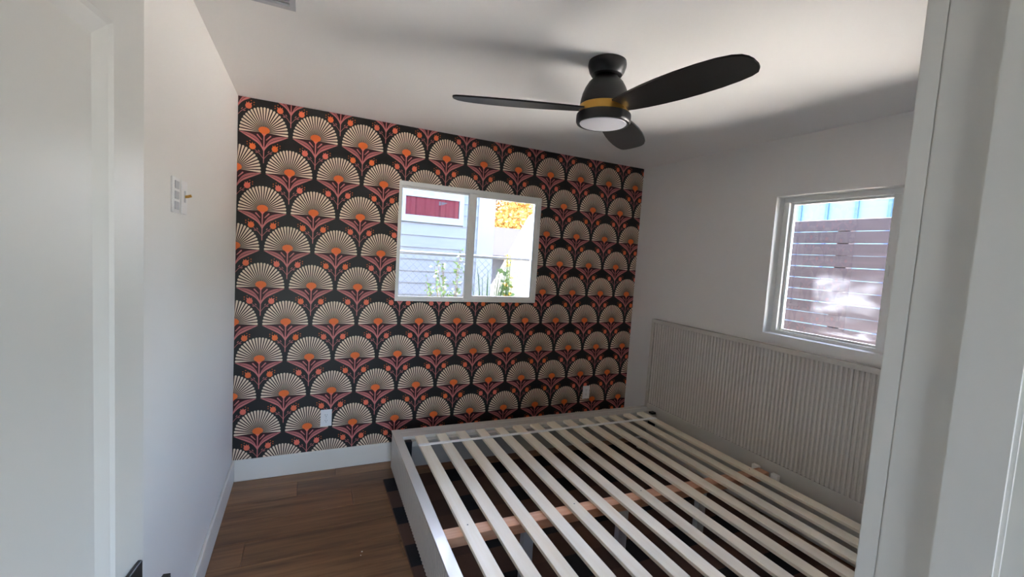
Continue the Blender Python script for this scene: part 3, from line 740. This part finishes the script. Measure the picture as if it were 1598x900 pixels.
# board fence outside the side window
M['fwood'] = wood('weathered_redwood', srgb(38, 30, 33), srgb(60, 50, 54), 0.8, (9, 1.0, 12), rnd=0.10, bump=0.3)
FXX = 4.40; fp = 0.1098; ftop = 1.5787+(2.048-1.5787)*FXX/4.0
pf = thing('board_fence', 'dark horizontal board fence outside the window above the headboard', 'fence', (FXX, 0, GZ))
bmesh_board = box_bm(-0.010, 0.010, -1.75, 1.75, 0, fp-0.0062, bev=0.002)  # boards end early out of view, leaving open sky to light the room
bme = None; zz = ftop-GZ - (fp-.0062); k = 0
while zz > 0:
    if bme is None: o = obj('fence_board', bmesh_board, M['fwood'], pf); bme = o.data
    else: o = obj('fence_board', bme, None, pf)
    o.location = (0, 3.32+random.uniform(-.02, .02), zz); o.rotation_euler = (R(random.uniform(-.12, .12)), 0, 0); zz -= fp
for py in (1.63, 2.40, 4.5): obj('fence_post', box_bm(0.0105, 0.10, py-.05, py+.05, 0, ftop-GZ-.02, bev=.003), M['fwood'], pf)
# pale blue panelled building beyond the board fence
M['panel'] = plain('pale_blue_panel', srgb(84, 116, 122), 0.6, var=0.02, rnd=0.03)
M['batten'] = plain('blue_batten', srgb(52, 78, 116), 0.6)
pb = thing('panelled_building', 'pale blue panelled building showing above the board fence', 'building', (9.0, 0, GZ))
obj('building_core', box_bm(0.03, 4.0, 3.20, 8.30, 0, 4.3), M['panel'], pb)
y_ = 3.20; pm = None
while y_ < 8.2:
    if pm is None: o = obj('wall_panel', box_bm(0, 0.029, 0.004, 0.503, 0, 4.3, bev=.003), M['panel'], pb); pm = o.data
    else: o = obj('wall_panel', pm, None, pb)
    o.location = (0, y_, 0); y_ += 0.507
bmh = None
for k in range(9):
    if bmh is None: o = obj('batten', box_bm(-0.03, -0.0005, -0.028, 0.028, 0, 4.3, bev=.003), M['batten'], pb); bmh = o.data
    else: o = obj('batten', bmh, None, pb)
    o.location = (0, 3.20+0.507*(k+1), 0)
# distant shed, gravel bank
M['shed'] = plain('shed_boards', srgb(84, 86, 94), 0.8, var=0.05)
sh = thing('garden_shed', 'grey shed with a dark sloping roof behind the chain link fence', 'shed', (0, 0, GZ))
obj('shed_wall', box_bm(3.55, 5.6, 9.25, 11.0, 0, 1.88), M['shed'], sh)
bm = bmesh.new()
pr = [(8.95, 1.80), (11.2, 2.56), (11.2, 2.62), (8.95, 1.86)]
a_ = [bm.verts.new((3.40, y_, z_)) for y_, z_ in pr]; b_ = [bm.verts.new((5.75, y_, z_)) for y_, z_ in pr]
bm.faces.new(a_); bm.faces.new(b_[::-1])  # gable edges
for k in range(4): bm.faces.new((a_[k], a_[(k+1) % 4], b_[(k+1) % 4], b_[k]))
obj('shed_roof', bm, M['roofing'], sh)
M['gravel'] = plain('pale_gravel', srgb(104, 102, 98), 0.95, var=0.3, scale=9, bump=0.6, bscale=40)
bm = bmesh.new(); n1, n2 = 40, 24; g = []
for i in range(n1+1):
    col_ = []
    for j in range(n2+1):
        x = 2.5+4.6*i/n1; y_ = 6.2+2.2*j/n2
        h_ = max(0, min(1, (x-2.55)/1.25))**1.0; h_ *= max(0.0, math.sin(math.pi*min(1, max(0, (j+1)/(n2+2)))))**.5
        col_.append(bm.verts.new((x, y_, 2.72*h_*(1 if x < 5 else max(0, (7.1-x)/2.1)) + 0.035*math.sin(x*17+y_*11)*h_)))
    g.append(col_)
for i in range(n1):
    for j in range(n2): bm.faces.new((g[i][j], g[i+1][j], g[i+1][j+1], g[i][j+1]))
tag(obj('gravel_bank', bm, M['gravel'], loc=(0, 0, GZ), smooth=True), 'steep pale gravel bank at the right of the wallpapered wall\'s window', 'gravel bank')

# foliage
def leaf_quads(bm, centre, n, spread, size, rnd, flat=0.4, curl=0.2):
    for _ in range(n):
        while True:
            p = Vector((rnd.uniform(-1, 1), rnd.uniform(-1, 1), rnd.uniform(-1, 1)))
            if p.length <= 1: break
        p = Vector(centre) + Vector((p.x*spread[0], p.y*spread[1], p.z*spread[2]))
        d = Vector((rnd.uniform(-1, 1), rnd.uniform(-1, 1), rnd.uniform(-.7, .7))).normalized(); u = d.orthogonal().normalized(); s = size*rnd.uniform(.6, 1.3)
        u = (Quaternion(d, rnd.uniform(0, 6.28)) @ u); nrm = d.cross(u)
        v0 = bm.verts.new(p); v1 = bm.verts.new(p+d*s*.5+u*s*flat); v2 = bm.verts.new(p+d*s+nrm*s*curl); v3 = bm.verts.new(p+d*s*.5-u*s*flat)
        bm.faces.new((v0, v1, v2)); bm.faces.new((v0, v2, v3))
M['leaf_yellow'] = plain('autumn_leaf_yellow', srgb(150, 108, 36), 0.7, var=0.25, scale=1.6)
M['leaf_red'] = plain('autumn_leaf_rust', srgb(140, 74, 50), 0.7, var=0.25, scale=1.6)
M['leaf_green'] = plain('leaf_green', srgb(74, 100, 54), 0.6, var=0.25, scale=6)
M['leaf_agave'] = plain('agave_leaf', srgb(68, 94, 70), 0.5, var=0.12, scale=5)
M['petal_yellow'] = plain('petal_yellow', srgb(200, 150, 14), 0.6, var=0.10, scale=8)
M['bark'] = plain('bark', srgb(96, 80, 66), 0.9, var=0.2, scale=12, bump=0.5, bscale=30)
def tree(name, loc, hgt, crown, nleaf, mat, label, seed):
    rnd = random.Random(seed); t = thing(name, label, 'tree', loc, group='trees beyond the fence')
    bm = bmesh.new(); tube(bm, [(0, 0, 0), (.05, 0, hgt*.3), (-.04, .03, hgt*.62), (.06, 0, hgt*.9)], 0.13, 10, 0.35)
    for k in range(9):
        a = rnd.uniform(0, 6.28); z0 = hgt*rnd.uniform(.35, .7); r_ = crown[0]*rnd.uniform(.5, .9)
        tube(bm, [(0, 0, z0), (math.cos(a)*r_*.5, math.sin(a)*r_*.5, z0+hgt*.10), (math.cos(a)*r_, math.sin(a)*r_, z0+hgt*.2)], 0.045, 6, 0.3)
    obj('trunk', bm, M['bark'], t, smooth=True)
    bm = bmesh.new()
    for k in range(26):
        a = rnd.uniform(0, 6.28); rr = crown[0]*rnd.uniform(.1, .8)
        leaf_quads(bm, (math.cos(a)*rr, math.sin(a)*rr, hgt*.68+crown[1]*rnd.uniform(-.8, .8)), nleaf//26, (crown[0]*.38, crown[0]*.38, crown[1]*.32), .13, rnd)
    tag(obj('crown', bm, mat, t), kind='stuff')
tree('autumn_tree', (5.5, 13.5, GZ), 4.2, (2.0, 1.75), 9000, M['leaf_yellow'], 'yellow leaved autumn tree above the shed roof', 3)
tree('autumn_tree', (9.6, 19.0, GZ), 5.6, (2.2, 1.9), 5200, M['leaf_red'], 'rust leaved autumn tree further right behind the gravel bank', 5)
# agave by the fence
ag = thing('agave_plant', 'upright pale green strap leaved plant outside the sliding sash', 'plant', (1.84, 4.50, GZ))
rnd = random.Random(11)
for k in range(15):
    a = rnd.uniform(0, 6.28); ln = rnd.uniform(1.35, 1.80); lean = rnd.uniform(.04, .20); wd = rnd.uniform(.022, .04); bm = bmesh.new(); L_, Rr = [], []
    n = 9
    for i in range(n+1):
        s = i/n; p = Vector((math.cos(a)*(0.03+lean*s*s), math.sin(a)*(0.03+lean*s*s), ln*s)); side = Vector((-math.sin(a), math.cos(a), 0)); w_ = wd*(1-s)**.45*(0.6+.4*math.sin(math.pi*min(1, s*1.1)))+.001
        L_.append((bm.verts.new(p+side*w_), bm.verts.new(p-Vector((math.cos(a), math.sin(a), 0))*.006), bm.verts.new(p-side*w_)))
    for i in range(n):
        for q in (0, 1): bm.faces.new((L_[i][q], L_[i][q+1], L_[i+1][q+1], L_[i+1][q]))
    bmesh.ops.solidify(bm, geom=bm.faces[:], thickness=.004)
    obj('leaf', bm, M['leaf_agave'], ag, smooth=True)
# yellow flowering plant
fp_ = thing('flowering_plant', 'tall plant with yellow blossoms beside the strap leaved plant', 'plant', (2.13, 4.70, GZ))
bm = bmesh.new(); heads = []
for k in range(24):
    a = rnd.uniform(0, 6.28); r_ = rnd.uniform(.02, .11); zt = rnd.uniform(1.25, 1.88); tube(bm, [(0, 0, 0), (math.cos(a)*r_*.4, math.sin(a)*r_*.4, zt*.5), (math.cos(a)*r_, math.sin(a)*r_, zt)], .005, 6, .6); heads.append((math.cos(a)*r_, math.sin(a)*r_, zt))
obj('stems', bm, M['leaf_green'], fp_)
bm = bmesh.new()
for h_ in heads: leaf_quads(bm, (h_[0], h_[1], h_[2]-.45), 14, (.05, .05, .4), .07, rnd)
tag(obj('leaves', bm, M['leaf_green'], fp_), kind='stuff')
for h_ in heads:
    bm = bmesh.new()
    for k in range(9):
        a = k*.698; d = Vector((math.cos(a), math.sin(a), .35)); s_ = Vector((-math.sin(a), math.cos(a), 0)); c_ = Vector(h_)
        q = [bm.verts.new(c_), bm.verts.new(c_+d*.026+s_*.011), bm.verts.new(c_+d*.048), bm.verts.new(c_+d*.026-s_*.011)]; bm.faces.new(q)
    obj('blossom', bm, M['petal_yellow'], fp_)
# leafy twigs in front of the clapboards
sb = thing('leafy_shrub', 'thin twiggy shrub with small green leaves before the clapboards', 'shrub', (1.44, 4.66, GZ))
bm = bmesh.new(); bl = bmesh.new()
for k in range(16):
    a = rnd.uniform(0, 6.28); r_ = rnd.uniform(.05, .30); zt = rnd.uniform(1.3, 1.95)
    p1 = (math.cos(a)*r_*.4, math.sin(a)*r_*.3, zt*.55); p2 = (math.cos(a)*r_, math.sin(a)*r_*.6, zt)
    tube(bm, [(0, 0, 0), p1, p2], .006, 6, .4)
    for s in range(11):
        u_ = s/10; p = [p1[i]+(p2[i]-p1[i])*u_ for i in range(3)]; leaf_quads(bl, p, 3, (.03, .03, .04), .04, rnd)
obj('twigs', bm, M['bark'], sb); tag(obj('leaves', bl, M['leaf_green'], sb), kind='stuff')
